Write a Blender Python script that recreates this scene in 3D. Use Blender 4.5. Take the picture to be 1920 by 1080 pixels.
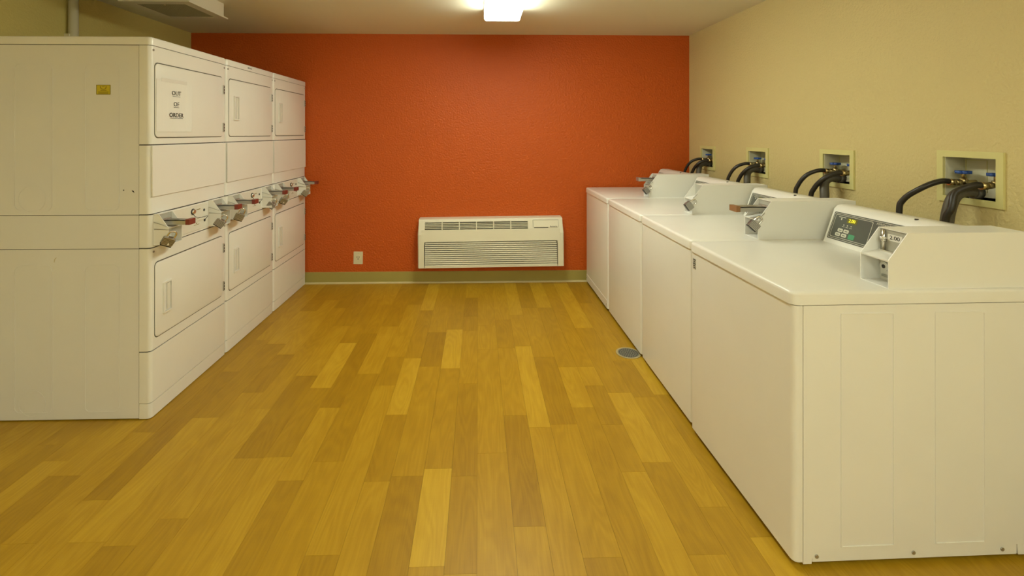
import bpy, bmesh, math, random
from mathutils import Vector, Matrix
random.seed(7)
for o in list(bpy.data.objects): bpy.data.objects.remove(o)
S = bpy.context.scene
COL = S.collection
PI = math.pi

# ---------------------------------------------------------------- camera, world, exposure
cd = bpy.data.cameras.new('camera'); cam = bpy.data.objects.new('camera', cd); COL.objects.link(cam)
cam.location = (0, 0, 1.39); cam.rotation_euler = (PI/2, 0, -math.atan(23/873))
cd.sensor_width = 36; cd.lens = 873/1920*36; cd.shift_x = 40/1920; cd.shift_y = -291/1920; cd.clip_start = .02
S.camera = cam
W = bpy.data.worlds.new('world'); S.world = W; W.use_nodes = True
W.node_tree.nodes['Background'].inputs[0].default_value = (.02, .018, .015, 1)
S.view_settings.view_transform = 'Standard'; S.view_settings.look = 'None'
S.view_settings.exposure = 0.0; S.view_settings.gamma = 1; S.view_settings.use_curve_mapping = False
LAMP = 19.2                      # emission of the ceiling fixtures' diffusers
LAMPCOL = (.95, 1.0, .84)

# ---------------------------------------------------------------- room dimensions (metres)
XL, XR, YB, YF, ZC = -2.63, 1.985, 4.335, -2.3, 2.305

# ---------------------------------------------------------------- materials
def lin(c): return tuple(((v/255/12.92) if v/255 <= .04045 else ((v/255+.055)/1.055)**2.4) for v in c)
def mat(name, col, rough=.5, metal=0, bump=0, bscale=80, spec=.5, var=0, vscale=3, coat=0, bdist=.004):
    m = bpy.data.materials.new(name); m.use_nodes = True
    n = m.node_tree.nodes; l = m.node_tree.links; b = n['Principled BSDF']
    b.inputs['Base Color'].default_value = (*col, 1); b.inputs['Roughness'].default_value = rough
    b.inputs['Metallic'].default_value = metal; b.inputs['Specular IOR Level'].default_value = spec
    b.inputs['Coat Weight'].default_value = coat
    g = n.new('ShaderNodeNewGeometry')
    if bump:
        t = n.new('ShaderNodeTexNoise'); t.inputs['Scale'].default_value = bscale; t.inputs['Detail'].default_value = 3
        l.new(g.outputs['Position'], t.inputs['Vector'])
        u = n.new('ShaderNodeBump'); u.inputs['Strength'].default_value = bump; u.inputs['Distance'].default_value = bdist
        l.new(t.outputs['Fac'], u.inputs['Height']); l.new(u.outputs['Normal'], b.inputs['Normal'])
    if var:
        t = n.new('ShaderNodeTexNoise'); t.inputs['Scale'].default_value = vscale; t.inputs['Detail'].default_value = 4
        l.new(g.outputs['Position'], t.inputs['Vector'])
        r = n.new('ShaderNodeMapRange'); r.inputs['To Min'].default_value = 1-var; r.inputs['To Max'].default_value = 1+var
        l.new(t.outputs['Fac'], r.inputs['Value'])
        x = n.new('ShaderNodeVectorMath'); x.operation = 'SCALE'; x.inputs[0].default_value = col
        l.new(r.outputs[0], x.inputs['Scale']); l.new(x.outputs[0], b.inputs['Base Color'])
    return m
M = {}
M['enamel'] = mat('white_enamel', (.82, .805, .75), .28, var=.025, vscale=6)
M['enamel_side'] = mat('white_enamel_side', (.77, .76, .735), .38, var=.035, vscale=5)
M['meterwhite'] = mat('meter_white', (.84, .83, .78), .35)
M['gap'] = mat('seam_shade', (.05, .045, .035), .8)  # shade inside the panel seams, put into the colour
M['groove'] = mat('door_gap_shade', (.12, .11, .08), .7)  # dark colour stands for the shade in the gap around a door
M['plate'] = mat('control_plate', (.76, .74, .66), .4)
M['chrome'] = mat('chrome', (.75, .73, .68), .22, 1)
M['steel'] = mat('brushed_steel', (.50, .49, .45), .42, .85)
M['dark'] = mat('dark_plastic', (.035, .035, .033), .4)
M['black'] = mat('black_ink', (.015, .015, .015), .6)
M['red'] = mat('red_brown_tip', (.20, .035, .022), .4)
M['brown'] = mat('brown_tip', (.27, .13, .05), .4)
M['console'] = mat('console_grey', (.085, .09, .075), .35)
M['consline'] = mat('console_line', (.62, .60, .5), .5)
M['btn'] = mat('button_pale', (.60, .59, .48), .5)
M['green'] = mat('button_green', (.07, .30, .15), .5)
M['lcd'] = mat('display_window', (.16, .15, .02), .3)
M['greyplate'] = mat('meter_grey_plate', (.42, .41, .35), .45)
M['paper'] = mat('paper', (.82, .80, .74), .7)
M['sticker'] = mat('yellow_sticker', (.62, .50, .02), .5)
M['stickertext'] = mat('sticker_text', (.22, .17, .01), .6)
M['ptac'] = mat('ptac_plastic', (.78, .75, .60), .42)
M['ptacdark'] = mat('ptac_inside', (.06, .05, .025), .8)
M['boxframe'] = mat('box_trim', (.66, .62, .27), .45)
M['boxin'] = mat('box_inside', (.72, .69, .50), .5)
M['brass'] = mat('brass', (.62, .50, .25), .3, 1)
M['blue'] = mat('blue_handle', (.03, .09, .36), .4)
M['hose'] = mat('black_rubber', (.022, .018, .013), .42)
M['drainhose'] = mat('grey_rubber', (.085, .075, .055), .5)
M['orange'] = mat('orange_paint', (.54, .092, .004), .5, spec=.4, bump=.7, bscale=66, bdist=.010, var=.04, vscale=2)
M['beige'] = mat('beige_paint', (.64, .535, .25), .6, bump=.6, bscale=72, bdist=.008, var=.03, vscale=2)
M['olive'] = mat('beige_paint_left', (.60, .50, .16), .6, bump=.5, bscale=72, bdist=.007, var=.03, vscale=2)
M['ceil'] = mat('ceiling_paint', (.77, .745, .58), .75, bump=.1, bscale=60)
M['base'] = mat('cove_base', (.37, .31, .08), .45, var=.06, vscale=8)
M['baselip'] = mat('cove_lip', (.56, .47, .24), .4)
M['under'] = mat('subfloor', (.16, .09, .02), .8)
M['lamphouse'] = mat('fixture_white', (.8, .78, .7), .4)
M['pipe'] = mat('painted_pipe', (.74, .68, .48), .45)
M['vent'] = mat('vent_white', (.74, .70, .56), .45)
M['ventgrille'] = mat('vent_grille', (.40, .37, .25), .6)
M['drain'] = mat('drain_iron', (.22, .23, .19), .55, .5, bump=.3, bscale=200)
M['drainring'] = mat('drain_ring', (.44, .37, .19), .5)
M['outletp'] = mat('outlet_ivory', (.72, .66, .45), .4)
def emis(name, col, s):
    m = bpy.data.materials.new(name); m.use_nodes = True
    b = m.node_tree.nodes['Principled BSDF']; b.inputs['Base Color'].default_value = (*col, 1)
    b.inputs['Emission Color'].default_value = (*col, 1); b.inputs['Emission Strength'].default_value = s
    return m
M['lamp'] = emis('lamp_diffuser', LAMPCOL, LAMP)
M['lamp_boosted'] = emis('lamp_diffuser_boosted', LAMPCOL, LAMP*1.38)  # emission boosted over the other fixtures to brighten the far end
M['led'] = emis('display_digits', (.85, .75, .03), 1.0)

def wood():
    m = bpy.data.materials.new('maple_plank'); m.use_nodes = True
    n = m.node_tree.nodes; l = m.node_tree.links; b = n['Principled BSDF']
    g = n.new('ShaderNodeNewGeometry'); oi = n.new('ShaderNodeObjectInfo')
    sp = n.new('ShaderNodeSeparateColor'); l.new(oi.outputs['Color'], sp.inputs[0])
    off = n.new('ShaderNodeVectorMath'); off.operation = 'SCALE'; off.inputs[0].default_value = (7.3, 13.1, 3.7)
    l.new(oi.outputs['Random'], off.inputs['Scale'])
    add = n.new('ShaderNodeVectorMath'); l.new(g.outputs['Position'], add.inputs[0]); l.new(off.outputs[0], add.inputs[1])
    def sc(v):
        k = n.new('ShaderNodeVectorMath'); k.operation = 'MULTIPLY'; k.inputs[1].default_value = v
        l.new(add.outputs[0], k.inputs[0]); return k.outputs[0]
    fine = n.new('ShaderNodeTexNoise'); fine.inputs['Scale'].default_value = 1; fine.inputs['Detail'].default_value = 4
    l.new(sc((210, 7, 1)), fine.inputs['Vector'])
    cloud = n.new('ShaderNodeTexNoise'); cloud.inputs['Scale'].default_value = 1; cloud.inputs['Detail'].default_value = 3
    l.new(sc((16, 5, 1)), cloud.inputs['Vector'])
    cross = n.new('ShaderNodeTexNoise'); cross.inputs['Scale'].default_value = 1; cross.inputs['Detail'].default_value = 2
    l.new(sc((14, 170, 1)), cross.inputs['Vector'])
    ringn = n.new('ShaderNodeTexNoise'); ringn.inputs['Scale'].default_value = 1; ringn.inputs['Detail'].default_value = 1.2
    l.new(sc((10, 1.5, 1)), ringn.inputs['Vector'])
    def ma(op, a, bb, c=None):
        k = n.new('ShaderNodeMath'); k.operation = op
        for i, v in enumerate((a, bb, c)):
            if v is None: continue
            if isinstance(v, (int, float)): k.inputs[i].default_value = v
            else: l.new(v, k.inputs[i])
        return k.outputs[0]
    t = ma('MULTIPLY_ADD', fine.outputs['Fac'], .34, sp.outputs[0])
    t = ma('MULTIPLY_ADD', cloud.outputs['Fac'], .34, t)
    t = ma('MULTIPLY_ADD', cross.outputs['Fac'], .06, t)
    sn = ma('SINE', ma('MULTIPLY', ringn.outputs['Fac'], 75.0), 0.0)
    t = ma('MULTIPLY_ADD', sn, .055, t)
    t = ma('SUBTRACT', t, .37)
    r = n.new('ShaderNodeValToRGB'); e = r.color_ramp.elements
    e[0].position = 0; e[0].color = (*WOOD[0], 1); e[1].position = 1; e[1].color = (*WOOD[2], 1)
    k = e.new(.5); k.color = (*WOOD[1], 1)
    l.new(t, r.inputs[0]); l.new(r.outputs[0], b.inputs['Base Color'])
    b.inputs['Roughness'].default_value = .42; b.inputs['Specular IOR Level'].default_value = .35
    u = n.new('ShaderNodeBump'); u.inputs['Strength'].default_value = .12; u.inputs['Distance'].default_value = .001
    l.new(fine.outputs['Fac'], u.inputs['Height']); l.new(u.outputs[0], b.inputs['Normal'])
    return m
WOOD = [(.27, .140, .005), (.42, .238, .010), (.59, .37, .026)]
M['wood'] = wood()

# ---------------------------------------------------------------- mesh helpers
def bx(bm, x0, x1, y0, y1, z0, z1, bev=0, seg=2):
    r = bmesh.ops.create_cube(bm, size=1)
    vs = r['verts']
    for v in vs:
        v.co = Vector(((x0+x1)/2+v.co.x*(x1-x0), (y0+y1)/2+v.co.y*(y1-y0), (z0+z1)/2+v.co.z*(z1-z0)))
    if bev:
        es = list({e for v in vs for e in v.link_edges})
        bmesh.ops.bevel(bm, geom=es, offset=bev, segments=seg, profile=.5, affect='EDGES')
    return bm
def prism(bm, pts, axis, a, b, bev=0, seg=2):
    """polygon pts in the two other axes (in order xyz without axis), extruded from a to b"""
    def co(p, h):
        if axis == 'x': return (h, p[0], p[1])
        if axis == 'y': return (p[0], h, p[1])
        return (p[0], p[1], h)
    v0 = [bm.verts.new(co(p, a)) for p in pts]; v1 = [bm.verts.new(co(p, b)) for p in pts]
    f0 = bm.faces.new(v0); f1 = bm.faces.new(v1[::-1]); n = len(pts); fs = [f0, f1]
    for i in range(n): fs.append(bm.faces.new((v0[(i+1) % n], v0[i], v1[i], v1[(i+1) % n])))
    bmesh.ops.recalc_face_normals(bm, faces=fs)
    if bev:
        es = [e for e in f1.edges]
        bmesh.ops.bevel(bm, geom=es, offset=bev, segments=seg, profile=.5, affect='EDGES')
    return bm
def rrect(x0, x1, y0, y1, r, seg=4, corners=(1, 1, 1, 1)):
    """rounded rectangle; corners: (x0y0, x1y0, x1y1, x0y1)"""
    out = []
    for k, (cx, cy, a) in enumerate(((x0, y0, PI), (x1, y0, 1.5*PI), (x1, y1, 0), (x0, y1, .5*PI))):
        if not corners[k] or r <= 0: out.append((cx, cy)); continue
        ox = cx+(r if cx == x0 else -r); oy = cy+(r if cy == y0 else -r)
        for i in range(seg+1):
            t = a+PI/2*i/seg; out.append((ox+r*math.cos(t), oy+r*math.sin(t)))
    return out
def tube(bm, pts, r, seg=10, smooth=6):
    P = [Vector(p) for p in pts]
    if smooth and len(P) > 2:
        Q = []
        for i in range(len(P)-1):
            p0 = P[max(i-1, 0)]; p1 = P[i]; p2 = P[i+1]; p3 = P[min(i+2, len(P)-1)]
            for k in range(smooth):
                t = k/smooth
                Q.append(.5*((2*p1)+(p2-p0)*t+(2*p0-5*p1+4*p2-p3)*t*t+(3*p1-p0-3*p2+p3)*t**3))
        Q.append(P[-1]); P = Q
    rings = []; prev = None
    for i, p in enumerate(P):
        d = (P[min(i+1, len(P)-1)]-P[max(i-1, 0)]).normalized()
        if prev is None:
            prev = d.orthogonal().normalized()
        a = (prev-d*prev.dot(d)).normalized(); prev = a; b = d.cross(a)
        rings.append([bm.verts.new(p+a*r*math.cos(2*PI*k/seg)+b*r*math.sin(2*PI*k/seg)) for k in range(seg)])
    for i in range(len(rings)-1):
        for k in range(seg):
            f = bm.faces.new((rings[i][k], rings[i][(k+1) % seg], rings[i+1][(k+1) % seg], rings[i+1][k])); f.smooth = True
    bm.faces.new(rings[0][::-1]); bm.faces.new(rings[-1])
    return bm
def cyl(bm, c, r, h, axis='z', seg=16, r2=None):
    """cylinder from c along axis by h"""
    r2 = r if r2 is None else r2
    A = {'x': ((0, 1, 0), (0, 0, 1), (1, 0, 0)), 'y': ((0, 0, 1), (1, 0, 0), (0, 1, 0)), 'z': ((1, 0, 0), (0, 1, 0), (0, 0, 1))}[axis]
    u, v, w = (Vector(q) for q in A); c = Vector(c)
    a = [bm.verts.new(c+u*r*math.cos(2*PI*k/seg)+v*r*math.sin(2*PI*k/seg)) for k in range(seg)]
    b = [bm.verts.new(c+w*h+u*r2*math.cos(2*PI*k/seg)+v*r2*math.sin(2*PI*k/seg)) for k in range(seg)]
    fs = [bm.faces.new(a[::-1]), bm.faces.new(b)]
    for k in range(seg):
        f = bm.faces.new((a[k], a[(k+1) % seg], b[(k+1) % seg], b[k])); f.smooth = True; fs.append(f)
    bmesh.ops.recalc_face_normals(bm, faces=fs)
    return bm
def ring(bm, c, r, w, h, axis='x', seg=28):
    """flat ring of inner radius r and width w, height h"""
    A = {'x': ((0, 1, 0), (0, 0, 1), (1, 0, 0)), 'y': ((0, 0, 1), (1, 0, 0), (0, 1, 0)), 'z': ((1, 0, 0), (0, 1, 0), (0, 0, 1))}[axis]
    u, v, q = (Vector(t) for t in A); c = Vector(c)
    R = []
    for rr, hh in ((r, 0), (r, h), (r+w, h), (r+w, 0)):
        R.append([bm.verts.new(c+q*hh+u*rr*math.cos(2*PI*k/seg)+v*rr*math.sin(2*PI*k/seg)) for k in range(seg)])
    for a in range(4):
        for k in range(seg):
            bm.faces.new((R[a][k], R[a][(k+1) % seg], R[(a+1) % 4][(k+1) % seg], R[(a+1) % 4][k]))
    bmesh.ops.recalc_face_normals(bm, faces=bm.faces)
    return bm
def frame(bm, x0, x1, y0, y1, w, axis, a, b, r=.0):
    """rectangular ring of width w in the plane normal to axis, from a to b"""
    o = rrect(x0, x1, y0, y1, r, 4); i = rrect(x0+w, x1-w, y0+w, y1-w, max(r-w, .0005) if r else 0, 4)
    def co(p, h):
        if axis == 'x': return (h, p[0], p[1])
        if axis == 'y': return (p[0], h, p[1])
        return (p[0], p[1], h)
    L = [[bm.verts.new(co(p, h)) for p in q] for q, h in ((o, a), (o, b), (i, b), (i, a))]
    n = len(o); fs = []
    for k in range(4):
        A_, B_ = L[k], L[(k+1) % 4]
        for j in range(n): fs.append(bm.faces.new((A_[j], A_[(j+1) % n], B_[(j+1) % n], B_[j])))
    bmesh.ops.recalc_face_normals(bm, faces=fs)
    return bm
def B(): return bmesh.new()
def obj(name, bm, m, parent=None, smooth=None, **props):
    me = bpy.data.meshes.new(name); bm.to_mesh(me); bm.free()
    me.materials.append(M[m] if isinstance(m, str) else m)
    if smooth: 
        me.polygons.foreach_set('use_smooth', [True]*len(me.polygons)); me.set_sharp_from_angle(angle=math.radians(smooth))
    o = bpy.data.objects.new(name, me); COL.objects.link(o)
    if parent: o.parent = parent
    for k, v in props.items(): o[k] = v
    return o
def thing(name, label, cat, loc=(0, 0, 0), rz=0, group=None):
    o = bpy.data.objects.new(name, None); COL.objects.link(o); o.location = loc; o.rotation_euler = (0, 0, rz)
    o.empty_display_size = .1
    o['label'] = label; o['category'] = cat
    if group: o['group'] = group
    return o
def text(name, s, size, m, parent, M4, align='CENTER', thick=.0004, spacing=1.0, sx=1.0):
    cu = bpy.data.curves.new(name, 'FONT'); cu.body = s; cu.size = size; cu.align_x = align; cu.align_y = 'CENTER'
    cu.extrude = thick; cu.space_character = spacing; cu.resolution_u = 3
    t = bpy.data.objects.new(name, cu); COL.objects.link(t)
    bpy.context.view_layer.update()
    me = bpy.data.meshes.new_from_object(t.evaluated_get(bpy.context.evaluated_depsgraph_get()))
    bpy.data.objects.remove(t)
    me.transform(Matrix.Diagonal((sx, 1, 1, 1))); me.transform(M4)
    me.materials.clear(); me.materials.append(M[m])
    o = bpy.data.objects.new(name, me); COL.objects.link(o); o.parent = parent
    return o
def basis(o, ex, ey):
    ex = Vector(ex).normalized(); ey = Vector(ey).normalized(); ez = ex.cross(ey)
    m = Matrix((ex, ey, ez)).transposed().to_4x4(); m.translation = Vector(o); return m

# ================================================================ SETTING
def struct(name, bm, m, parent=None):
    o = obj(name, bm, m, parent)
    if not parent: o['kind'] = 'structure'
    return o
floor = struct('floor', bx(B(), XL-.1, XR+.1, YF-.1, YB+.1, -.12, -.0045), 'under')
struct('ceiling', bx(B(), XL-.1, XR+.1, YF-.1, YB+.1, ZC, ZC+.1), 'ceil')
struct('wall_back', bx(B(), XL-.1, XR+.1, YB, YB+.1, -.0045, ZC), 'orange')
struct('wall_left', bx(B(), XL-.1, XL, YF-.1, YB, -.0045, ZC), 'olive')
M['pale'] = mat('pale_wall_paint', (.80, .79, .74), .6)
struct('wall_front', bx(B(), XL, XR, YF-.1, YF, -.0045, ZC), 'pale')
# right wall with four recesses for the washer boxes: (near y, far y, bottom z, top z) of the trim
BOXES = [(1.702, 1.957, 1.100, 1.315), (2.403, 2.648, 1.089, 1.296), (3.130, 3.388, 1.079, 1.284), (3.852, 4.106, 1.072, 1.277)]
TR = .026                         # width of the trim around a recess
bm = B(); y = YF-.1
for (a, b, c, d) in BOXES:
    bx(bm, XR, XR+.14, y, a+TR, -.0045, ZC)
    bx(bm, XR, XR+.14, a+TR, b-TR, -.0045, c+TR); bx(bm, XR, XR+.14, a+TR, b-TR, d-TR, ZC)
    y = b-TR
bx(bm, XR, XR+.14, y, YB+.1, -.0045, ZC)
struct('wall_right', bm, 'beige')
bbp = [(0, 0), (-.018, 0), (-.014, .006), (-.006, .016), (-.005, .102), (-.003, .105), (0, .105)]
def baseboard(name, axis, a, b, wall, sgn):
    bm = B(); prism(bm, [(wall+sgn*-p[0]*-1 if sgn > 0 else wall+p[0]*-sgn*-1, p[1]) for p in bbp], axis, a, b)
    return bm
bb = struct('baseboard_back', prism(B(), [(YB+p[0], p[1]) for p in bbp], 'x', XL, XR), 'base')
obj('cove_lip', prism(B(), [(YB-.024, 0), (YB-.024, .004), (YB-.019, .011), (YB-.012, .014), (YB-.012, 0)], 'x', XL, XR), 'baselip', bb)
struct('baseboard_left', prism(B(), [(XL-p[0], p[1]) for p in bbp], 'y', YF, YB-.03), 'base')
struct('baseboard_right', prism(B(), [(XR+p[0], p[1]) for p in bbp], 'y', YF, YB-.03), 'base')

# ---- floor planks: strips of three unequal widths, repeating
PAT = [.104, .129, .114]
strips = {}
x = -.109
i = 0
while x < XR: strips[i] = (x, x+PAT[i % 3]); x += PAT[i % 3]; i += 1
x = -.109; i = -1
while x > XL: w = PAT[i % 3]; strips[i] = (x-w, x); x -= w; i -= 1
# read off the photograph: per strip, (image row where the plank ends, tone), from the back wall forwards
TR_ = {0: [(558, .6), (593, .27), (620, .42), (719, .52), (892, .33), (1075, .42)],
 1: [(610, .5), (655, .6), (850, .55), (1090, .52)],
 2: [(600, .5), (653, .36), (780, .5), (989, .35), (1150, .55)],
 3: [(591, .66), (650, .48), (803, .78), (1085, .52)],
 4: [(578, .36), (671, .53), (798, .33), (1051, .5), (1200, .3)],
 5: [(578, .68), (690, .4), (767, .66), (1090, .34)],
 6: [(560, .5), (690, .45), (726, .6), (800, .33), (890, .46), (1150, .56)],
 7: [(617, .68), (740, .38), (873, .66), (1050, .37), (1200, .5)],
 8: [(570, .34), (680, .52), (749, .34), (960, .5), (1150, .45)],
 9: [(672, .45), (745, .74), (1019, .42), (1200, .74)],
 -1: [(617, .42), (690, .76), (877, .48), (1060, .85), (1200, .55)],
 -2: [(622, .5), (686, .27), (890, .52), (1120, .33)],
 -3: [(581, .7), (670, .42), (775, .7), (899, .37), (1200, .52)],
 -4: [(570, .36), (667, .54), (720, .32), (1034, .55), (1200, .3)],
 -5: [(610, .4), (698, .62), (860, .36), (1080, .52)],
 -6: [(570, .55), (623, .5), (760, .3), (894, .58), (1120, .32)],
 -7: [(560, .62), (640, .4), (723, .72), (850, .33), (1080, .62)],
 -8: [(550, .5), (608, .32), (700, .55), (851, .27), (1080, .5)],
 -9: [(575, .35), (760, .5), (960, .6), (1200, .45)],
 -10: [(560, .4), (660, .62), (730, .33), (1008, .56), (1200, .28)],
 -11: [(580, .36), (640, .64), (775, .4), (1000, .7), (1200, .5)],
 -12: [(633, .6), (690, .5), (923, .3), (1200, .56)],
 -13: [(600, .5), (800, .35), (1000, .55), (1200, .5)],
 -14: [(877, .6), (1100, .33)],
 -15: [(850, .45), (1000, .62), (1200, .4)],
 -16: [(820, .5), (955, .33), (1200, .58)],
 -17: [(900, .55), (1100, .3)],
 -18: [(953, .62), (1200, .3)]}
def row_y(r): return 873*1.39/(r-249)
box1 = bmesh.new(); bx(box1, 0, 1, 0, 1, -1, 0)
pm = bpy.data.meshes.new('plank'); box1.to_mesh(pm); box1.free(); pm.materials.append(M['wood'])
rear = B(); GAP = .0003
def plank(x0, x1, y0, y1, tone):
    x0 = max(x0, XL); x1 = min(x1, XR); y0 = max(y0, YF)
    if x1-x0 < .004 or y1-y0 < .004: return
    cx = (x0+x1)/2
    hidden = y1 < 1.15 or (x0 > 1.15 and y1 > 1.55) or (x1 < -1.75 and y0 > 2.36)
    if hidden:
        bx(rear, x0+GAP, x1-GAP, y0+GAP, y1-GAP, -.004, 0); return
    o = bpy.data.objects.new('plank', pm); COL.objects.link(o); o.parent = floor
    o.location = (x0+GAP, y0+GAP, 0); o.scale = (x1-x0-2*GAP, y1-y0-2*GAP, .004)
    o.color = (.5+(tone-.5)*1.0+random.uniform(-.05, .05), random.random(), random.random(), 1)
for i, (x0, x1) in strips.items():
    y = YB
    for r, t in TR_.get(i, []):
        yn = row_y(r); plank(x0, x1, yn, y, t); y = yn
    while y > YF:
        L = random.choice((.35, .55, .8, 1.0, 1.2)); plank(x0, x1, y-L, y, random.choice((.32, .42, .5, .5, .58, .7))); y -= L
rp = obj('plank', rear, 'wood', floor, kind='stuff'); rp.color = (.5, .5, .5, 1)

# ================================================================ CEILING FIXTURES
def ceiling_light(x, y0, y1, label, lamp='lamp', w=.262):
    t = thing('ceiling_light', label, 'light', (x, (y0+y1)/2, ZC), 0, 'fluorescent ceiling fixtures')
    h = (y1-y0)/2
    obj('housing', bx(B(), -w/2-.004, w/2+.004, -h, h, -.02, 0), 'lamphouse', t)
    prof = rrect(-w/2, w/2, -.088, -.02, .02, 3, (1, 1, 0, 0))
    obj('diffuser', prism(B(), prof, 'y', -h+.012, h-.012), lamp, t)
    for s in (-1, 1):
        obj('end_cap', prism(B(), rrect(-w/2-.003, w/2+.003, -.091, -.018, .02, 3, (1, 1, 0, 0)), 'y', s*h-(.012 if s > 0 else 0), s*h+(0 if s > 0 else .012)), 'lamphouse', t)
ceiling_light(.176, 2.22, 3.445, 'long white fluorescent fixture on the ceiling near the orange wall', 'lamp_boosted')
for x, w in ((-1.45, 'left'), (.176, 'centre'), (1.25, 'right')):
    ceiling_light(x, -1.3, -.08, 'added unseen fluorescent fixture on the ceiling behind the viewer, %s of the row' % w)  # unseen fixtures, added to light the faces turned to the viewer

t = thing('ceiling_vent', 'square white exhaust vent box hanging under the ceiling above the dryers', 'vent', (-2.0, 3.145, ZC))
obj('housing', bx(B(), -.195, .195, -.205, .205, -.098, 0), 'vent', t)
fl = obj('flange', frame(B(), -.215, .215, -.225, .225, .062, 'z', -.106, -.097), 'vent', t)
bm = B(); bx(bm, -.155, .155, -.165, .165, -.101, -.099)
for k in range(25): bx(bm, -.155, .155, -.163+k*.0135, -.157+k*.0135, -.104, -.101)
for k in range(24): bx(bm, -.153+k*.0132, -.148+k*.0132, -.165, .165, -.1035, -.101)
obj('grille', bm, 'ventgrille', t)
for s in (-1, 1): obj('screw', cyl(B(), (-s*.02, s*.15, -.109), .006, .008, 'z', 10), 'chrome', t)

t = thing('pipe', 'vertical beige painted pipe on the left wall behind the dryers', 'pipe', (XL+.03, 3.06, 0))
obj('tube', cyl(B(), (0, 0, 0), .026, ZC, 'z', 20), 'pipe', t)
for z in (1.2, 2.0): obj('clamp', bx(B(), -.03, .0, -.034, .034, z, z+.02), 'pipe', t)

# ================================================================ AIR CONDITIONER
def ptac():
    x0, x1, z0, z1, d = -.542, .775, .180, .613, .145
    w = x1-x0; h = z1-z0
    t = thing('air_conditioner', 'cream through-wall air conditioner low on the orange wall', 'air conditioner', ((x0+x1)/2, YB, z0))
    t.rotation_euler = (0, math.radians(-.55), 0)
    a = w/2
    # cabinet: side profile (depth, z) extruded along x, front sloping back towards the top
    fy = lambda z: -d if z < .30 else -d+(z-.30)/(h-.30)*.035
    # lower louvre recess and upper grille recess are real openings: build face from strips
    def slab(xa, xb, za, zb, m='ptac', name='front_panel', dy0=0, dy1=.02):
        bm = B()
        v = [(xa, fy(za)+dy0, za), (xb, fy(za)+dy0, za), (xb, fy(zb)+dy0, zb), (xa, fy(zb)+dy0, zb)]
        f = [bm.verts.new(p) for p in v]; g = [bm.verts.new((p[0], p[1]+dy1, p[2])) for p in v]
        bm.faces.new(f); bm.faces.new(g[::-1])
        for k in range(4): bm.faces.new((f[k], g[k], g[(k+1) % 4], f[(k+1) % 4]))
        bmesh.ops.recalc_face_normals(bm, faces=bm.faces); return bm
    def join(bms):
        bm = B()
        for b in bms:
            me = bpy.data.meshes.new('t'); b.to_mesh(me); b.free(); bm.from_mesh(me); bpy.data.meshes.remove(me)
        return bm
    # shell sides/top with rounded corners
    prof = [(0, 0), (-d, 0), (-d, .30), (-d+.030, h-.018), (-d+.036, h-.006), (-d+.05, h), (0, h)]
    for s in (-1, 1):
        bm = B(); xo = s*a; pts = [(p[0], p[1]) for p in prof]
        n0 = len(bm.verts)
        prism(bm, pts, 'x', xo-s*.034, xo-s*.008); 
        # rounded outer skin, drawn in slightly
        q = [(p[0] if p[0] > -.01 else p[0]+.01, min(max(p[1], .0), h-.006)) for p in prof]
        b2 = [(Vector((xo-s*.008, p[0], p[1])), Vector((xo-s*(.0 if p[1] < .3 else .010*(p[1]-.3)/(h-.3)), r[0], r[1]))) for p, r in zip(pts, q)]
        A1 = [bm.verts.new(v[0]) for v in b2]; A2 = [bm.verts.new(v[1]) for v in b2]
        n = len(b2)
        for k in range(n):
            bm.faces.new((A1[k], A1[(k+1) % n], A2[(k+1) % n], A2[k]))
        bm.faces.new(A2)
        bmesh.ops.recalc_face_normals(bm, faces=bm.faces)
        obj('side_panel', bm, 'ptac', t)
    xi = a-.034
    g0, g1, gz0, gz1 = -a+.063, .335, .340, .405      # upper grille opening
    l0, l1, lz1 = -a+.058, a-.058, .232               # louvre opening
    obj('front_panel', join([slab(-xi, xi, lz1, gz0), slab(-xi, xi, gz1, h-.018), slab(-xi, g0, gz0, gz1), slab(g1, xi, gz0, gz1),
        slab(-xi, l0, .0, lz1), slab(l1, xi, .0, lz1), slab(l0, l1, .0, .013)]), 'ptac', t)
    obj('top_panel', prism(B(), [(-d+.030, h-.018), (-d+.036, h-.006), (-d+.05, h), (0, h), (0, h-.02), (-d+.052, h-.02)], 'x', -xi, xi), 'ptac', t)
    obj('bottom_panel', bx(B(), -xi, xi, -d+.02, 0, .0, .012), 'ptac', t)
    obj('inside', bx(B(), -xi, xi, -d+.055, -d+.06, .012, h-.02), 'ptacdark', t)
    # louvre slats: each a tilted blade
    n = 12; st = (lz1-.013)/n
    for k in range(n):
        za = .013+k*st
        inset = .004*(za/lz1)
        bm = prism(B(), [(-d+.0, za+st*.08), (-d+.001, za+st*.56), (-d+.006, za+st*.66), (-d+.016, za+st*.66), (-d+.016, za+st*.10)], 'x', l0+inset+.003, l1-inset-.003)
        obj('louvre_slat', bm, 'ptac', t)
    arc = [(.030-.030*math.cos(q*PI/12), .030*math.sin(q*PI/12)) for q in range(7)]
    pth = [(l0-.001, .002)]+[(l0+u, lz1-.030+v) for u, v in arc]+[(l1-u, lz1-.030+v) for u, v in arc[::-1]]+[(l1+.001, .002)]
    lf = tube(B(), [(p[0], -d+.001, p[1]) for p in pth], .0019, 6, 0)
    obj('louvre_frame', lf, 'ptacdark', t)
    m5 = 5; st = (gz1-gz0)/m5
    for k in range(1, m5):
        z = gz0+k*st; obj('grille_slat', bx(B(), g0, g1, fy(z)-.0005, fy(z)+.016, z-.0028, z+.0028), 'ptac', t)
    for k in range(1, 6):
        x = g0+(g1-g0)*(k/6.0); bmq = slab(x-.004, x+.004, gz0, gz1, dy0=-.001, dy1=.014); obj('grille_divider', bmq, 'ptac', t)
    dz0, dz1 = .352, .412
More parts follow.
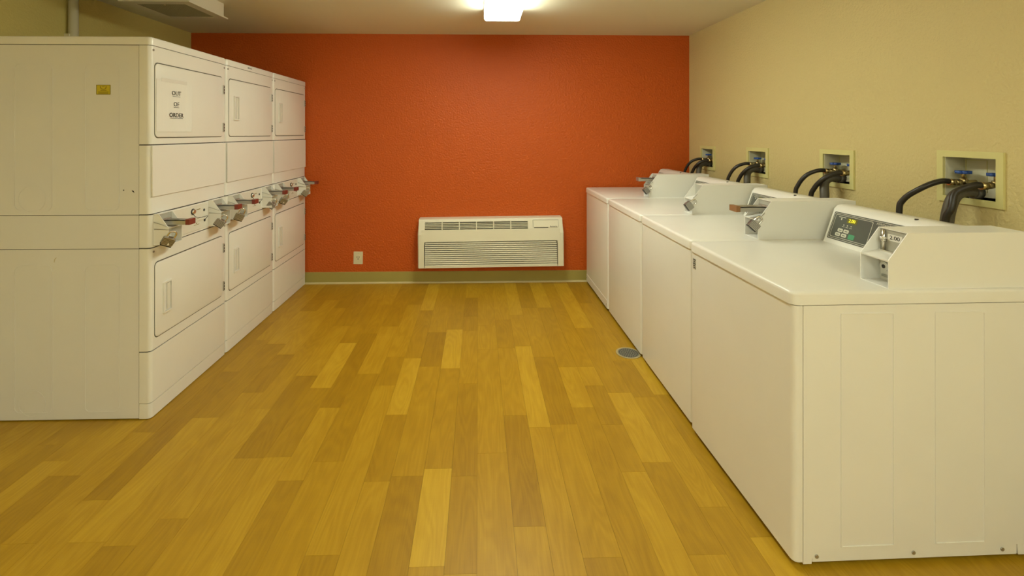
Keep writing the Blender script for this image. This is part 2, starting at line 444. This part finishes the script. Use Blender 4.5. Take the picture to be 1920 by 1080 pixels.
    dr = obj('control_door', slab(.383, .612, dz0, dz1, dy0=-.006, dy1=.008), 'ptac', t)
    obj('door_seam', slab(.3805, .6145, dz0-.001, dz1+.0025, dy0=-.0008, dy1=.004), 'groove', dr)
    obj('finger_slot', slab(.39, .52, dz0-.007, dz0, dy0=-.001, dy1=.003), 'ptacdark', dr)
    text('lettering', 'Amana', .021, 'black', dr, basis((.567, fy(.356)-.0066, .3575), (1, 0, 0), (0, .19, 1)), sx=1.15)
ptac()

# ---- socket
t = thing('wall_outlet', 'ivory electrical outlet plate on the orange wall left of the air conditioner', 'outlet', (-1.11, YB, .235))
t.rotation_euler = (0, math.radians(1.2), 0)
obj('cover_plate', prism(B(), rrect(-.042, .042, -.057, .057, .003, 2), 'y', 0, -.006), 'outletp', t)
so = obj('socket', prism(B(), rrect(-.022, .022, -.026, .026, .016, 4), 'y', -.006, -.0085), 'outletp', t)
obj('slot', bx(B(), -.0115, -.0065, -.0095, -.0083, .002, .014), 'black', so)
obj('slot', bx(B(), .0065, .0115, -.0095, -.0083, .002, .014), 'black', so)
obj('ground_hole', cyl(B(), (0, -.0083, -.009), .005, -.0012, 'y', 10), 'black', so)
obj('screw', cyl(B(), (0, -.006, .043), .003, -.0012, 'y', 8), 'steel', t)

# ---- floor drain
t = thing('floor_drain', 'round grey metal drain cover set in the floor beside the washers', 'drain', (.945, 2.912, 0))
obj('rim', ring(B(), (0, 0, .0002), .064, .012, .003, 'z', 32), 'drainring', t)
bm = B(); cyl(bm, (0, 0, .0002), .064, .0018, 'z', 28)
obj('cover', bm, 'drain', t)
for k in range(5):
    for a in range(max(1, k*6)):
        th = 2*PI*a/max(1, k*6); 
        obj('hole', cyl(B(), (.0135*k*math.cos(th), .0135*k*math.sin(th), .002), .0042, .0003, 'z', 6), 'black', t)

# ================================================================ COIN METERS AND PADLOCKS
def meter(parent, fx, base, Wd, D, ft, h1, ht, back, slide=None, tip='red', price=None, lock=False, loop=False, hasp=True):
    """coin meter. fx(f) -> local x of forward coordinate f; base=(y, z) of the near bottom edge; front of the meter at f=D"""
    y0, z0 = base; th = .003
    t = bpy.data.objects.new('coin_meter', None); COL.objects.link(t); t.parent = parent; t.empty_display_size = .05
    prof = [(fx(back), z0), (fx(D), z0), (fx(D), z0+h1), (fx(ft), z0+ht), (fx(back), z0+ht)]
    bm = B()
    prism(bm, prof, 'y', y0, y0+th); prism(bm, prof, 'y', y0+Wd-th, y0+Wd)
    def bar(f0, f1, za, zb, ya=y0+th, yb=y0+Wd-th): bx(bm, min(fx(f0), fx(f1)), max(fx(f0), fx(f1)), ya, yb, z0+za, z0+zb)
    bar(back, ft, ht-th, ht)
    bar(back, D, 0, .002)
    lf = ft-.004
    prism(bm, [(fx(D), z0+h1-.001), (fx(D-.002), z0+h1-.006), (fx(lf), z0+h1-.0), (fx(lf), z0+h1+.012)], 'y', y0+th, y0+Wd-th)
    obj('housing', bm, 'meterwhite', t)
    bm = B(); bar(lf-.003, lf, h1, ht-th); obj('face_plate', bm, 'greyplate', t)
    bm = B(); bar(lf-.003, lf, .002, h1-.004); v = obj('coin_vault', bm, 'meterwhite', t)
    s = 1 if fx(1) > fx(0) else -1
    yc = y0+Wd/2
    if lock:
        l = obj('key_lock', cyl(B(), (fx(lf), y0+Wd*.80, z0+h1*.52), .016, s*.006, 'x', 20), 'meterwhite', v)
        bm = B(); cyl(bm, (fx(lf+.006), y0+Wd*.80, z0+h1*.52), .0065, s*.0015, 'x', 14); obj('keyhole', bm, 'dark', v)
        bm = B(); bar(lf, lf+.004, .012, .02, y0+Wd*.55, y0+Wd*.9); obj('vault_pull', bm, 'steel', v)
    if slide:
        zs = z0+slide[0]; L = slide[1]; hw = slide[2]
        bm = B()
        def bar2(f0, f1, ya, yb, za, zb): bx(bm, min(fx(f0), fx(f1)), max(fx(f0), fx(f1)), ya, yb, za, zb)
        bar2(lf, D+L-.012, yc-hw, yc+hw, zs-.004, zs)
        bar2(lf, D+L-.012, yc-hw, yc-hw+.003, zs-.024, zs); bar2(lf, D+L-.012, yc+hw-.003, yc+hw, zs-.024, zs)
        bar2(lf, lf+.012, yc-hw-.006, yc+hw+.006, zs-.026, zs+.006)
        for q in range(4):
            cyl(bm, (fx(D+L*.15*q-.01), yc-hw*.3, zs), .0105, .0012, 'z', 12)
        sl = obj('coin_slide', bm, 'steel', t)
        bm = B(); bar2(D+L-.014, D+L+.006, yc-hw-.001, yc+hw+.001, zs-.025, zs+.003); obj('slide_tip', bm, tip, t)
    if hasp:
        bm = B(); tube(bm, [(fx(D*.0+.006 if s > 0 else D-.02), y0-.004, z0+h1*.95), (fx(D+.004), y0-.004, z0+h1*.9)], .0018, 6, 0)
        tube(bm, [(fx(D*.0+.004 if s > 0 else D-.03), y0-.004, z0+h1*1.35), (fx(D-.004), y0-.004, z0+h1*1.1)], .0018, 6, 0)
        obj('security_rod', bm, 'steel', t)
    if price:
        pl = B(); yy0 = y0+.024; yy1 = y0+.078
        bx(pl, min(fx(lf), fx(lf+.0012)), max(fx(lf), fx(lf+.0012)), yy0, yy1, z0+ht-.040, z0+ht-.018)
        lb = obj('price_label', pl, 'paper', t)
        text('lettering', price, .0185, 'black', lb, basis((fx(lf+.0016), (yy0+yy1)/2, z0+ht-.029), (0, -s*-1 if s > 0 else -1, 0), (0, 0, 1)), sx=1.2)
        bm = B(); ys = y0+Wd*.80
        cyl(bm, (fx(lf+.006), ys, z0+h1+.012), .0052, ht-h1-.018, 'z', 10)
        cyl(bm, (fx(lf+.006), ys, z0+h1+.050), .012, .008, 'z', 12); cyl(bm, (fx(lf+.006), ys, z0+h1+.042), .0085, .008, 'z', 12)
        bx(bm, min(fx(lf), fx(lf+.014)), max(fx(lf), fx(lf+.014)), y0+.012, y0+Wd*.86, z0+h1+.008, z0+h1+.014)
        obj('slide_bracket', bm, 'chrome', t)
    return t

def padlock(loc, rot, label, sc=1.0):
    t = thing('padlock', label, 'padlock', loc, 0, 'padlocks on the coin boxes')
    t.rotation_euler = rot; t.scale = (sc, sc, sc)
    bm = B(); prism(bm, rrect(-.023, .023, -.036, 0, .006, 3), 'y', -.011, .011)
    b = obj('lock_body', bm, 'steel', t)
    bm = B()
    for k in range(5): bx(bm, -.0236, .0236, -.0116, .0116, -.031+k*.0062, -.0295+k*.0062)
    obj('laminate_band', bm, 'dark', b)
    obj('bumper', prism(B(), rrect(-.0225, .0225, -.041, -.035, .002, 2), 'y', -.0105, .0105), 'dark', b)
    obj('shackle', tube(B(), [(-.014, 0, -.004), (-.014, 0, .016), (-.010, 0, .027), (0, 0, .031), (.010, 0, .027), (.014, 0, .016), (.014, 0, -.004)], .0038, 8, 4), 'chrome', t)
    return t

# ================================================================ STACKED DRYERS
XD, DW = -1.588, .677
DZ = dict(top=1.857, trim=1.817, up=1.331, mid=.992, ctl=.829, low=.327)
def dryer(k, label):
    y0 = 2.297+k*DW
    t = thing('stacked_dryer', label, 'dryer', (XD, y0, 0), 0, 'stacked coin dryers along the left wall')
    a, b = .0015, DW-.0015
    XB = -.94
    obj('dark_core', prism(B(), rrect(XB+.02, -.0045, a+.0045, b-.0045, .0165, 5, (0, 1, 1, 0)), 'z', .006, 1.83), 'gap', t)  # dark filler just behind the panels, so their seams look shaded
    sd = {}
    for nm, za, zb in (('lower_cabinet', .006, DZ['ctl']-.003), ('middle_band', DZ['ctl'], DZ['mid']-.002), ('upper_cabinet', DZ['mid']+.001, DZ['trim']-.003)):
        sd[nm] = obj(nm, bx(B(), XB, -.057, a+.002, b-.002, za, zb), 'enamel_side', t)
    obj('top_panel', prism(B(), rrect(XB, .002, a, b, .02, 4, (0, 1, 1, 0)), 'z', DZ['trim'], DZ['top'], .008, 3), 'enamel', t, 40)
    def panel(name, za, zb, x1=0, par=t):
        return obj(name, prism(B(), rrect(-.054, x1, a, b, .02, 5, (0, 1, 1, 0)), 'z', za, zb), 'enamel', par, 40)
    g = .0026
    panel('upper_front_panel', DZ['up']+g, DZ['trim']-g)
    mp = panel('middle_front_panel', DZ['mid']+g, DZ['up']-g, -.004)
    obj('raised_field', prism(B(), rrect(.012, DW-.012, 1.077, DZ['up']-g-.002, .003, 2), 'x', -.004, .003, .0012, 1), 'enamel', mp, 40)
    cp = panel('control_panel', DZ['ctl']+g, DZ['mid']-g)
    panel('lower_front_panel', DZ['low']+g, DZ['ctl']-g)
    panel('access_panel', .0785, DZ['low']-g)
    panel('toe_panel', .004, .0755, -.0005)
    # doors
    for nm, za, zb in (('upper_door', 1.368, 1.732), ('lower_door', .384, .750)):
        d0, d1 = .030, .632
        d = obj(nm, prism(B(), rrect(d0, d1, za, zb, .022, 5), 'x', -.002, .0045, .002, 2), 'enamel', t, 40)
        obj('gap_shade', prism(B(), rrect(d0-.003, d1+.002, za-.0045, zb+.0055, .024, 5), 'x', -.001, .0008), 'groove', d)  # dark plate behind the door, paints the shadow line at its edge
        hz = za+(.098 if za < 1 else .103); hy0, hy1 = .082, .146; hz1 = hz+.158
        if k == 0 and za > 1: hz = None     # that grip lies under the paper notice
        if hz: h = obj('handle', frame(B(), hy0, hy1, hz, hz1, .008, 'x', .0045, .0125, .004), 'enamel', d)
        if hz: obj('handle_grip', bx(B(), .0046, .0092, hy0+.028, hy1-.012, hz+.012, hz1-.014, .001, 1), 'plate', d)
        if hz: obj('handle_recess', bx(B(), .0044, .0048, hy0+.009, hy0+.026, hz+.009, hz1-.009), 'enamel_side', d)
        for hzc in (za+.055, zb-.075):
            bm = B(); bx(bm, 0, .0105, d1-.001, d1+.010, hzc-.028, hzc+.028)
            obj('hinge', bm, 'steel', d)
            bm = B()
            for q in (-.018, .0, .018): bx(bm, .0, .0115, d1+.001, d1+.0085, hzc+q-.006, hzc+q+.004)
            obj('hinge_knuckle', bm, 'dark', d)
    for yy in (.022, DW-.022):
        for z in (DZ['trim']-.022, DZ['ctl']-.020):
            bm = B(); cyl(bm, (-.0005, yy, z), .0055, .003, 'x', 12); s = obj('screw', bm, 'steel', t)
            bm = B(); cyl(bm, (.0023, yy, z), .0025, .0004, 'x', 8); obj('screw_recess', bm, 'black', s)
    # control strip fittings
    p0, p1, q0, q1 = .135, .470, .842, .984
    pl = obj('meter_plate', prism(B(), rrect(p0, p1, q0, q1, .006, 3), 'x', 0, .003, .001, 1), 'plate', t, 40)
    bm = B(); cyl(bm, (.003, .330, .952), .014, .012, 'x', 16, .011); obj('start_button', bm, 'chrome', pl)
    bm = B(); cyl(bm, (.003, .330, .952), .017, .003, 'x', 16); obj('button_ring', bm, 'dark', pl)
    bm = B(); cyl(bm, (.003, .436, .945), .0075, .002, 'x', 12); obj('indicator_lamp', bm, 'black', pl)
    bm = B(); cyl(bm, (.003, .44, .885), .0075, .003, 'x', 12); obj('indicator_lamp', bm, 'dark', pl)
    bm = B(); bx(bm, .003, .0034, .365, .400, .955, .959); bx(bm, .003, .0034, .335, .41, .905, .907); bx(bm, .003, .0034, .34, .39, .872, .8745); bx(bm, .003, .0034, .36, .37, .878, .884)
    obj('plate_print', bm, 'stickertext', pl)
    bm = B(); bx(bm, .003, .006, .150, .235, .842, .890); lb = obj('rate_card', bm, 'plate', pl)
    bm = B(); bx(bm, .006, .0064, .17, .215, .868, .871); bx(bm, .006, .0064, .18, .205, .861, .863); obj('card_print', bm, 'stickertext', lb)
    bm = B(); tube(bm, [(.003, .335, .945), (.020, .325, .925), (.03, .36, .915), (.035, .41, .915), (.02, .44, .905), (.004, .44, .885)], .0016, 6, 5)
    obj('wire', bm, 'dark', pl)
    fx = lambda f: f
    meter(t, fx, (.022, .840), .105, .072, .024, .084, .152, .0, slide=(.118, .078, .024))
    meter(t, fx, (.486, .840), .105, .072, .024, .084, .152, .0, slide=(.118, .078, .024))
    return t, sd, y0
order = ['nearest', 'middle', 'farthest']
dl = ['white stacked coin dryer nearest the viewer with the out of order notice', 'middle white stacked coin dryer of the three in the row',
      'white stacked coin dryer farthest back, against the orange wall']
for k in range(3):
    t, sd, y0 = dryer(k, dl[k])
    if k == 0: d1t, d1s = t, sd
    if k == 1:
        text('lettering', 'MAYTAG', .014, 'black', t, basis((.0026, .30, 1.836), (0, 1, 0), (0, 0, 1)))
    jit = [(.05, -.5, .25), (-.1, -.75, .1), (.1, -.6, .3)][k]
    padlock((XD+.076, y0+.026+.004, .876), (.35+jit[0], .55+jit[1]*.2, .5+jit[2]), 'grey padlock on the left coin box of the %s stacked dryer' % order[k], 1.12)
    padlock((XD+.076, y0+.490+.004, .876), (.25-jit[0], .70+jit[1]*.1, .2+jit[2]*.5), 'grey padlock on the right coin box of the %s stacked dryer' % order[k], 1.12)

# nearest dryer's side: pressed panels, knock-outs, sticker, chips
for cab, (za, zb) in (('upper_cabinet', (1.012, 1.728)), ('lower_cabinet', (.036, .752))):
    for (xa, xb) in ((-2.235, -2.055), (-1.903, -1.738)):
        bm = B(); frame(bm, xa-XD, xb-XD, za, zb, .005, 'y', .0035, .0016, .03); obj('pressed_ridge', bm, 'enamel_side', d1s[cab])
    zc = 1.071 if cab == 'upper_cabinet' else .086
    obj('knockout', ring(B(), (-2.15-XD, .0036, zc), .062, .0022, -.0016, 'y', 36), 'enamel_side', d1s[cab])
st = obj('warning_sticker', bx(B(), -1.846-XD, -1.779-XD, .0025, .0036, 1.575, 1.622), 'sticker', d1s['upper_cabinet'], label='small yellow warning sticker')
bm = B()
cx = -1.8125-XD
for s in (-1, 1): tube(bm, [(cx+s*.014, .0022, 1.615), (cx+s*.011, .0022, 1.604), (cx, .0022, 1.600)], .0014, 6, 4)
bx(bm, cx-.006, cx+.006, .0016, .0026, 1.6135, 1.6155); bx(bm, cx-.013, cx+.015, .0016, .0026, 1.5945, 1.5965)
for k in range(3): bx(bm, cx-.024, cx+.024, .0018, .0026, 1.578+k*.005, 1.580+k*.005)
obj('sticker_print', bm, 'stickertext', st)
frame_b = frame(B(), -1.846-XD, -1.779-XD, 1.575, 1.622, .0022, 'y', .0027, .0018); obj('sticker_border', frame_b, 'stickertext', st)
for (px, pz, a, L) in ((-1.717, 1.112, .5, .007), (-1.672, 1.106, -.8, .018)):
    bm = B(); c = Vector((px-XD, .0025, pz)); d = Vector((math.cos(a), 0, math.sin(a)))*L/2; n = Vector((-math.sin(a), 0, math.cos(a)))*.0035
    prism(bm, [((c+d).x, (c+d).z), ((c+n).x, (c+n).z), ((c-d).x, (c-d).z), ((c-n).x, (c-n).z)], 'y', .0036, .0028)
    obj('paint_chip', bm, 'black', d1s['upper_cabinet'])
bm = B(); tube(bm, [(-2.045-XD, .0035, .765), (-2.043-XD, .0035, .778), (-2.036-XD, .0035, .787)], .0015, 5, 4); obj('scuff', bm, 'baselip', d1s['lower_cabinet'])

# ---- out of order notice taped on the upper door
ny0, ny1, nz0, nz1 = 2.332, 2.605, 1.395, 1.658
t = thing('paper_notice', 'white paper notice reading OUT OF ORDER taped to the nearest upper dryer door', 'notice', (XD+.0062, (ny0+ny1)/2, nz0))
bm = B(); nx = 12
hw = (ny1-ny0)/2; hh = nz1-nz0
cols = []
for i in range(nx+1):
    yy = -hw+2*hw*i/nx; off = .0006*math.sin(i*1.1)+(.004*max(0, (i-9)/3)**2)
    cols.append([bm.verts.new((off, yy, z)) for z in (0, hh*.5, hh)]+[bm.verts.new((off-.0006, yy, z)) for z in (0, hh*.5, hh)])
for i in range(nx):
    p, q = cols[i], cols[i+1]
    for j in (0, 1):
        bm.faces.new((p[j], q[j], q[j+1], p[j+1])); bm.faces.new((p[j+3], p[j+4], q[j+4], q[j+3]))
    bm.faces.new((p[0], p[3], q[3], q[0])); bm.faces.new((p[2], q[2], q[5], p[5]))
for p in (cols[0], cols[-1]):
    bm.faces.new((p[0], p[1], p[4], p[3])); bm.faces.new((p[1], p[2], p[5], p[4]))
bmesh.ops.recalc_face_normals(bm, faces=bm.faces)
sh = obj('paper_sheet', bm, 'paper', t)
for s, z in (('OUT', .200), ('OF', .143), ('ORDER', .086)):
    text('lettering', s, .031, 'black', t, basis((.0016, .013, z), (0, 1, 0), (0, 0, 1)), sx=1.12)
    wl = {'OUT': .030, 'OF': .020, 'ORDER': .052}[s]
    obj('underline', bx(B(), .0012, .0018, .013-wl, .013+wl, z-.0165, z-.0148), 'black', t)
bm = B(); bx(bm, .0008, .0016, -.10, .10, hh-.010, hh+.008)
M['tape'] = mat('clear_tape', (.81, .79, .73), .25)
obj('tape', bm, 'tape', t)

# ================================================================ WASHERS
WX = 1.003; WD = .80; WT = .884
def washer(idx, y0, w, label, yaw=0, kick=False, slide=None, tip='brown', price=None, lock=False, front=None, hasp=True):
    xf = WX if front is None else front
    t = thing('coin_washer', label, 'washer', (xf, y0, 0), yaw, 'coin operated washers along the right wall')
    z0 = .022
    a, b = 0.0, w
    obj('dark_core', bx(B(), .03, WD-.01, a+.012, b-.012, .03, .85), 'gap', t)  # dark filler inside, shade of the panel gaps put into its colour
    for fx_, fy_ in ((.05, .06), (.05, w-.06), (WD-.06, .06), (WD-.06, w-.06)):
        bm = B(); cyl(bm, (fx_, fy_, 0), .018, .03, 'z', 12); obj('foot', bm, 'dark', t)
    # front panel wraps around both front corners
    fp = obj('front_panel', prism(B(), rrect(0, .030, a, b, .018, 5, (1, 0, 0, 1)), 'z', z0, WT-.046), 'enamel', t, 40)
    # side panels
    for nm, ya, yb in (('side_panel', a+.0015, a+.012), ('side_panel', b-.012, b-.0015)):
        bm = B(); prism(bm, [(.033, z0-.008), (.060, z0-.008), (.064, z0+.030), (WD-.05, z0+.030), (WD-.046, z0-.004), (WD, z0-.004), (WD, WT-.046), (.033, WT-.046)], 'y', ya, yb)
        s = obj(nm, bm, 'enamel', t)
        if ya < .1 and idx == 0:
            kp = obj('base_strip', bx(B(), .064, WD-.05, a+.004, a+.012, z0-.004, z0+.030), 'enamel', s)
            for q in (.078, .40, .70):
                bm = B(); cyl(bm, (q, a+.004, z0+.014), .006, -.003, 'y', 10); obj('screw', bm, 'steel', kp)
            for (xa, xb) in ((.156, .334), (.470, .640)):
                bm = B(); frame(bm, xa, xb, .062, .812, .0045, 'y', a+.0018, a-.0006, .004); obj('pressed_ridge', bm, 'enamel', s)
    obj('rear_panel', bx(B(), WD-.012, WD, a+.012, b-.012, z0, WT-.046), 'enamel', t)
    # worktop
    obj('worktop', prism(B(), rrect(-.006, WD, a-.0015, b+.0015, .026, 6, (1, 0, 0, 1)), 'z', WT-.043, WT, .012, 4), 'enamel', t, 40)
    if kick:
        kp = obj('kick_panel', prism(B(), rrect(-.002, .02, a+.012, b-.012, .004, 2, (1, 0, 0, 1)), 'z', z0, z0+.062), 'enamel', t)
        for q in (.03, w-.03):
            bm = B(); cyl(bm, (-.002, q, z0+.03), .006, -.002, 'x', 10); obj('screw', bm, 'steel', kp)
    # coin meter at the near end, console across the rest
    mw = .110; my = .012
    fx = lambda f: .325+.06-f      # forward is -x ; f=D=.06 -> x=.325
    meter(t, fx, (my, WT), mw, .060, -.006, .092, .180, -(WD-.385)+.0, slide=slide, tip=tip, price=price, lock=lock, hasp=hasp)
    c0, c1 = my+mw+.002, w-.02
    prof = [(.622, WT), (.626, WT+.008), (.676, WT+.150), (.690, WT+.166), (.712, WT+.172), (.760, WT+.170), (.785, WT+.150), (.79, WT)]
    cs = obj('console', prism(B(), prof, 'y', c0, c1), 'enamel', t, 50)
    e = Vector((.676-.626, 0, .142)).normalized(); nrm = Vector((-e.z, 0, e.x))
    O = Vector((.626, 0, WT+.008))
    def on(s, yy, d=0): return O+e*s+nrm*d+Vector((0, yy, 0))
    def pan(name, s0, s1, ya, yb, d0, d1, m, par, r=.006):
        bm = B(); pts = rrect(s0, s1, ya, yb, r, 3)
        v0 = [bm.verts.new(on(p[0], p[1], d0)) for p in pts]; v1 = [bm.verts.new(on(p[0], p[1], d1)) for p in pts]
        bm.faces.new(v0[::-1]); bm.faces.new(v1); n = len(pts)
        for q in range(n): bm.faces.new((v0[q], v0[(q+1) % n], v1[(q+1) % n], v1[q]))
        bmesh.ops.recalc_face_normals(bm, faces=bm.faces)
        return obj(name, bm, m, par)
    # rim of the fascia: thin dark and pale outlines
    f1 = pan('fascia', .012, .140, c0+.02, c1-.012, -.002, .0010, 'console', cs)
    pan('fascia_line', .0165, .1355, c0+.0245, c1-.0165, .0, .0014, 'consline', f1)
    pan('fascia_field', .0185, .1335, c0+.0265, c1-.0185, .0, .0017, 'console', f1)
    ya, yb = c1-.225, c1-.026
    pan('control_outline', .024, .129, ya, yb, .0, .0020, 'consline', f1)
    kf = pan('control_field', .026, .127, ya+.002, yb-.002, .0, .0023, 'console', f1)
    pan('display', .098, .122, c1-.148, c1-.095, .0, .0028, 'lcd', kf, .002)
    text('lettering', '2.00', .0205, 'led', kf, basis(on(.110, c1-.1215, .0031), (0, -1, 0), e), sx=1.0)
    for q, yy in enumerate((c1-.085, c1-.105, c1-.125)):
        pan('indicator', .084, .089, yy-.003, yy+.003, .0, .0028, 'consline', kf, .002)
        pan('indicator_print', .077, .079, yy-.007, yy+.007, .0, .0027, 'consline', kf, .0005)
    pan('arrow_print', .106, .116, c1-.066, c1-.060, .0, .0027, 'btn', kf, .002)
    pan('status_print', .118, .121, c1-.085, c1-.045, .0, .0027, 'btn', kf, .001)
    for s0, yy in ((.052, c1-.075), (.052, c1-.108), (.032, c1-.068), (.032, c1-.102)):
        bq = pan('button', s0, s0+.016, yy-.014, yy+.014, .0, .0030, 'btn', kf, .005)
        pan('button_print', s0+.006, s0+.009, yy-.008, yy+.007, .0, .0033, 'console', kf, .001)
    pan('button', .030, .052, c1-.158, c1-.126, .0, .0030, 'green', kf, .003)
    text('lettering', 'PERMANENT', .013, 'consline', f1, basis(on(.1245, c1-.285, .0020), (0, -1, 0), e), spacing=1.25)
    for yy in (c0+.17,):
        bm = B(); cyl(bm, (.700, yy, WT+.166), .0065, .0065, 'z', 12); obj('screw', bm, 'black', cs)
    bm = B(); bx(bm, -.0008, 0, w-.05, w-.022, WT-.120, WT-.072)
    if idx == 0:
        lb = obj('rating_label', bm, 'greyplate', t)
        bm = B()
        for q in range(5): bx(bm, -.0012, -.0008, w-.048+(q % 2)*.006, w-.032+(q % 3)*.004, WT-.115+q*.009, WT-.111+q*.009)
        obj('label_print', bm, 'black', lb)
    else: bm.free()
    return t
washer(0, 1.456, .694, 'white coin washer nearest the viewer, with a 2.00 price label', yaw=math.radians(.9), price='2.00', lock=True, hasp=False)
washer(1, 2.166, .668, 'second white coin washer from the viewer, with a brown tipped coin slide', slide=(.150, .085, .030), tip='brown')
washer(2, 2.846, .724, 'third white coin washer from the viewer, without a coin slide', kick=False)
washer(3, 3.584, .722, 'farthest white coin washer, beside the orange wall', kick=True, slide=(.150, .065, .028), tip='steel')
# padlocks on the washers' coin boxes
padlock((WX+.314, 2.172, WT+.082), (0, .75, -.1), 'grey padlock on the coin box of the second washer', 1.0)
padlock((WX+.318, 2.852, WT+.066), (0, .95, 0), 'grey padlock on the coin box of the third washer', 1.05)
padlock((WX+.318, 3.590, WT+.070), (0, .9, .1), 'grey padlock on the coin box of the farthest washer', 1.0)

# ================================================================ WALL WATER BOXES AND HOSES
names = ['nearest', 'second nearest', 'third', 'farthest']
for k, (ya, yb, za, zb) in enumerate(BOXES):
    yc = (ya+yb)/2
    t = thing('water_outlet_box', '%s recessed water supply box in the right wall with blue handled valves' % names[k], 'water box', (XR, yc, za), 0, 'washer water boxes in the right wall')
    h = (yb-ya)/2; H = zb-za
    obj('trim_frame', frame(B(), -h, h, 0, H, TR, 'x', -.009, .002), 'boxframe', t)
    bm = B(); i = h-TR-.0035; D = .085
    bx(bm, D, D+.004, -i, i, TR, H-TR); bx(bm, 0, D, -i-.003, -i, TR, H-TR); bx(bm, 0, D, i, i+.003, TR, H-TR)
    bx(bm, 0, D, -i, i, TR-.003, TR); bx(bm, 0, D, -i, i, H-TR, H-TR+.003)
    obj('box_shell', bm, 'boxin', t)
    obj('back_ridge', frame(B(), .01, i-.004, TR+.02, H-TR-.012, .002, 'x', D-.002, D), 'boxframe', t)
    for vy in (.058, -.064):
        bm = B(); zv = .084
        cyl(bm, (D, vy, zv), .011, -.05, 'x', 12); cyl(bm, (.035, vy, zv-.008), .013, .026, 'z', 12); cyl(bm, (.035, vy, zv+.018), .006, .026, 'z', 10)
        cyl(bm, (.020, vy, zv), .0135, -.024, 'x', 8); cyl(bm, (.024, vy, zv), .011, -.006, 'x', 12)
        v = obj('valve', bm, 'brass', t)
        bm = B(); cyl(bm, (.035, vy, zv+.036), .012, .012, 'z', 14)
        for q in range(6):
            th = 2*PI*q/6; cyl(bm, (.035+.015*math.cos(th), vy+.017*math.sin(th), zv+.036), .0105, .012, 'z', 10)
        obj('handle', bm, 'blue', v)
    zv = za+.084
    e1 = .155 if k == 0 else .125; e2 = -.03 if k == 0 else .022
    w1 = yc+.058; w2 = yc-.064
    xo = XR
    lab = names[k]
    grp = 'washer hoses below the wall water boxes'
    def hose(name, label, pts, r, m):
        t = thing(name, label, 'hose', pts[-1], 0, grp)
        p0 = Vector(pts[-1])
        obj('tube', tube(B(), [Vector(p)-p0 for p in pts], r, 12, 7), m, t)
        bm = B(); d = (Vector(pts[1])-Vector(pts[0])).normalized()
        tube(bm, [Vector(pts[0])-p0-d*.002, Vector(pts[0])-p0+d*.022], r*1.22, 10, 0)
        obj('coupling', bm, 'brass' if m == 'hose' else m, t)
    hose('supply_hose', 'black supply hose arcing from the left valve of the %s wall water box' % lab,
         [(xo-.004, w1, zv), (xo-.055, w1+.006, zv+.004), (xo-.110, w1+.028, zv-.024), (xo-.140, yc+e1-.010, zv-.085), (xo-.150, yc+e1, zv-.16), (xo-.150, yc+e1, .70)], .0115, 'hose')
    hose('supply_hose', 'black supply hose arcing from the right valve of the %s wall water box' % lab,
         [(xo-.004, w2, zv-.002), (xo-.050, w2+.004, zv), (xo-.105, w2+.02, zv-.03), (xo-.128, yc+e2-.02, zv-.09), (xo-.135, yc+e2, zv-.17), (xo-.135, yc+e2, .70)], .0125, 'hose')
    dy = -.005 if k == 0 else -.035
    hose('drain_hose', 'thick dark grey drain hose hanging from the %s wall water box' % lab,
         [(xo+.02, yc-.015, za+.048), (xo-.03, yc-.012, za+.056), (xo-.075, yc-.008, za+.030), (xo-.098, yc+dy, za-.05), (xo-.102, yc+dy, za-.14), (xo-.102, yc+dy, .65)], .022, 'drainhose')
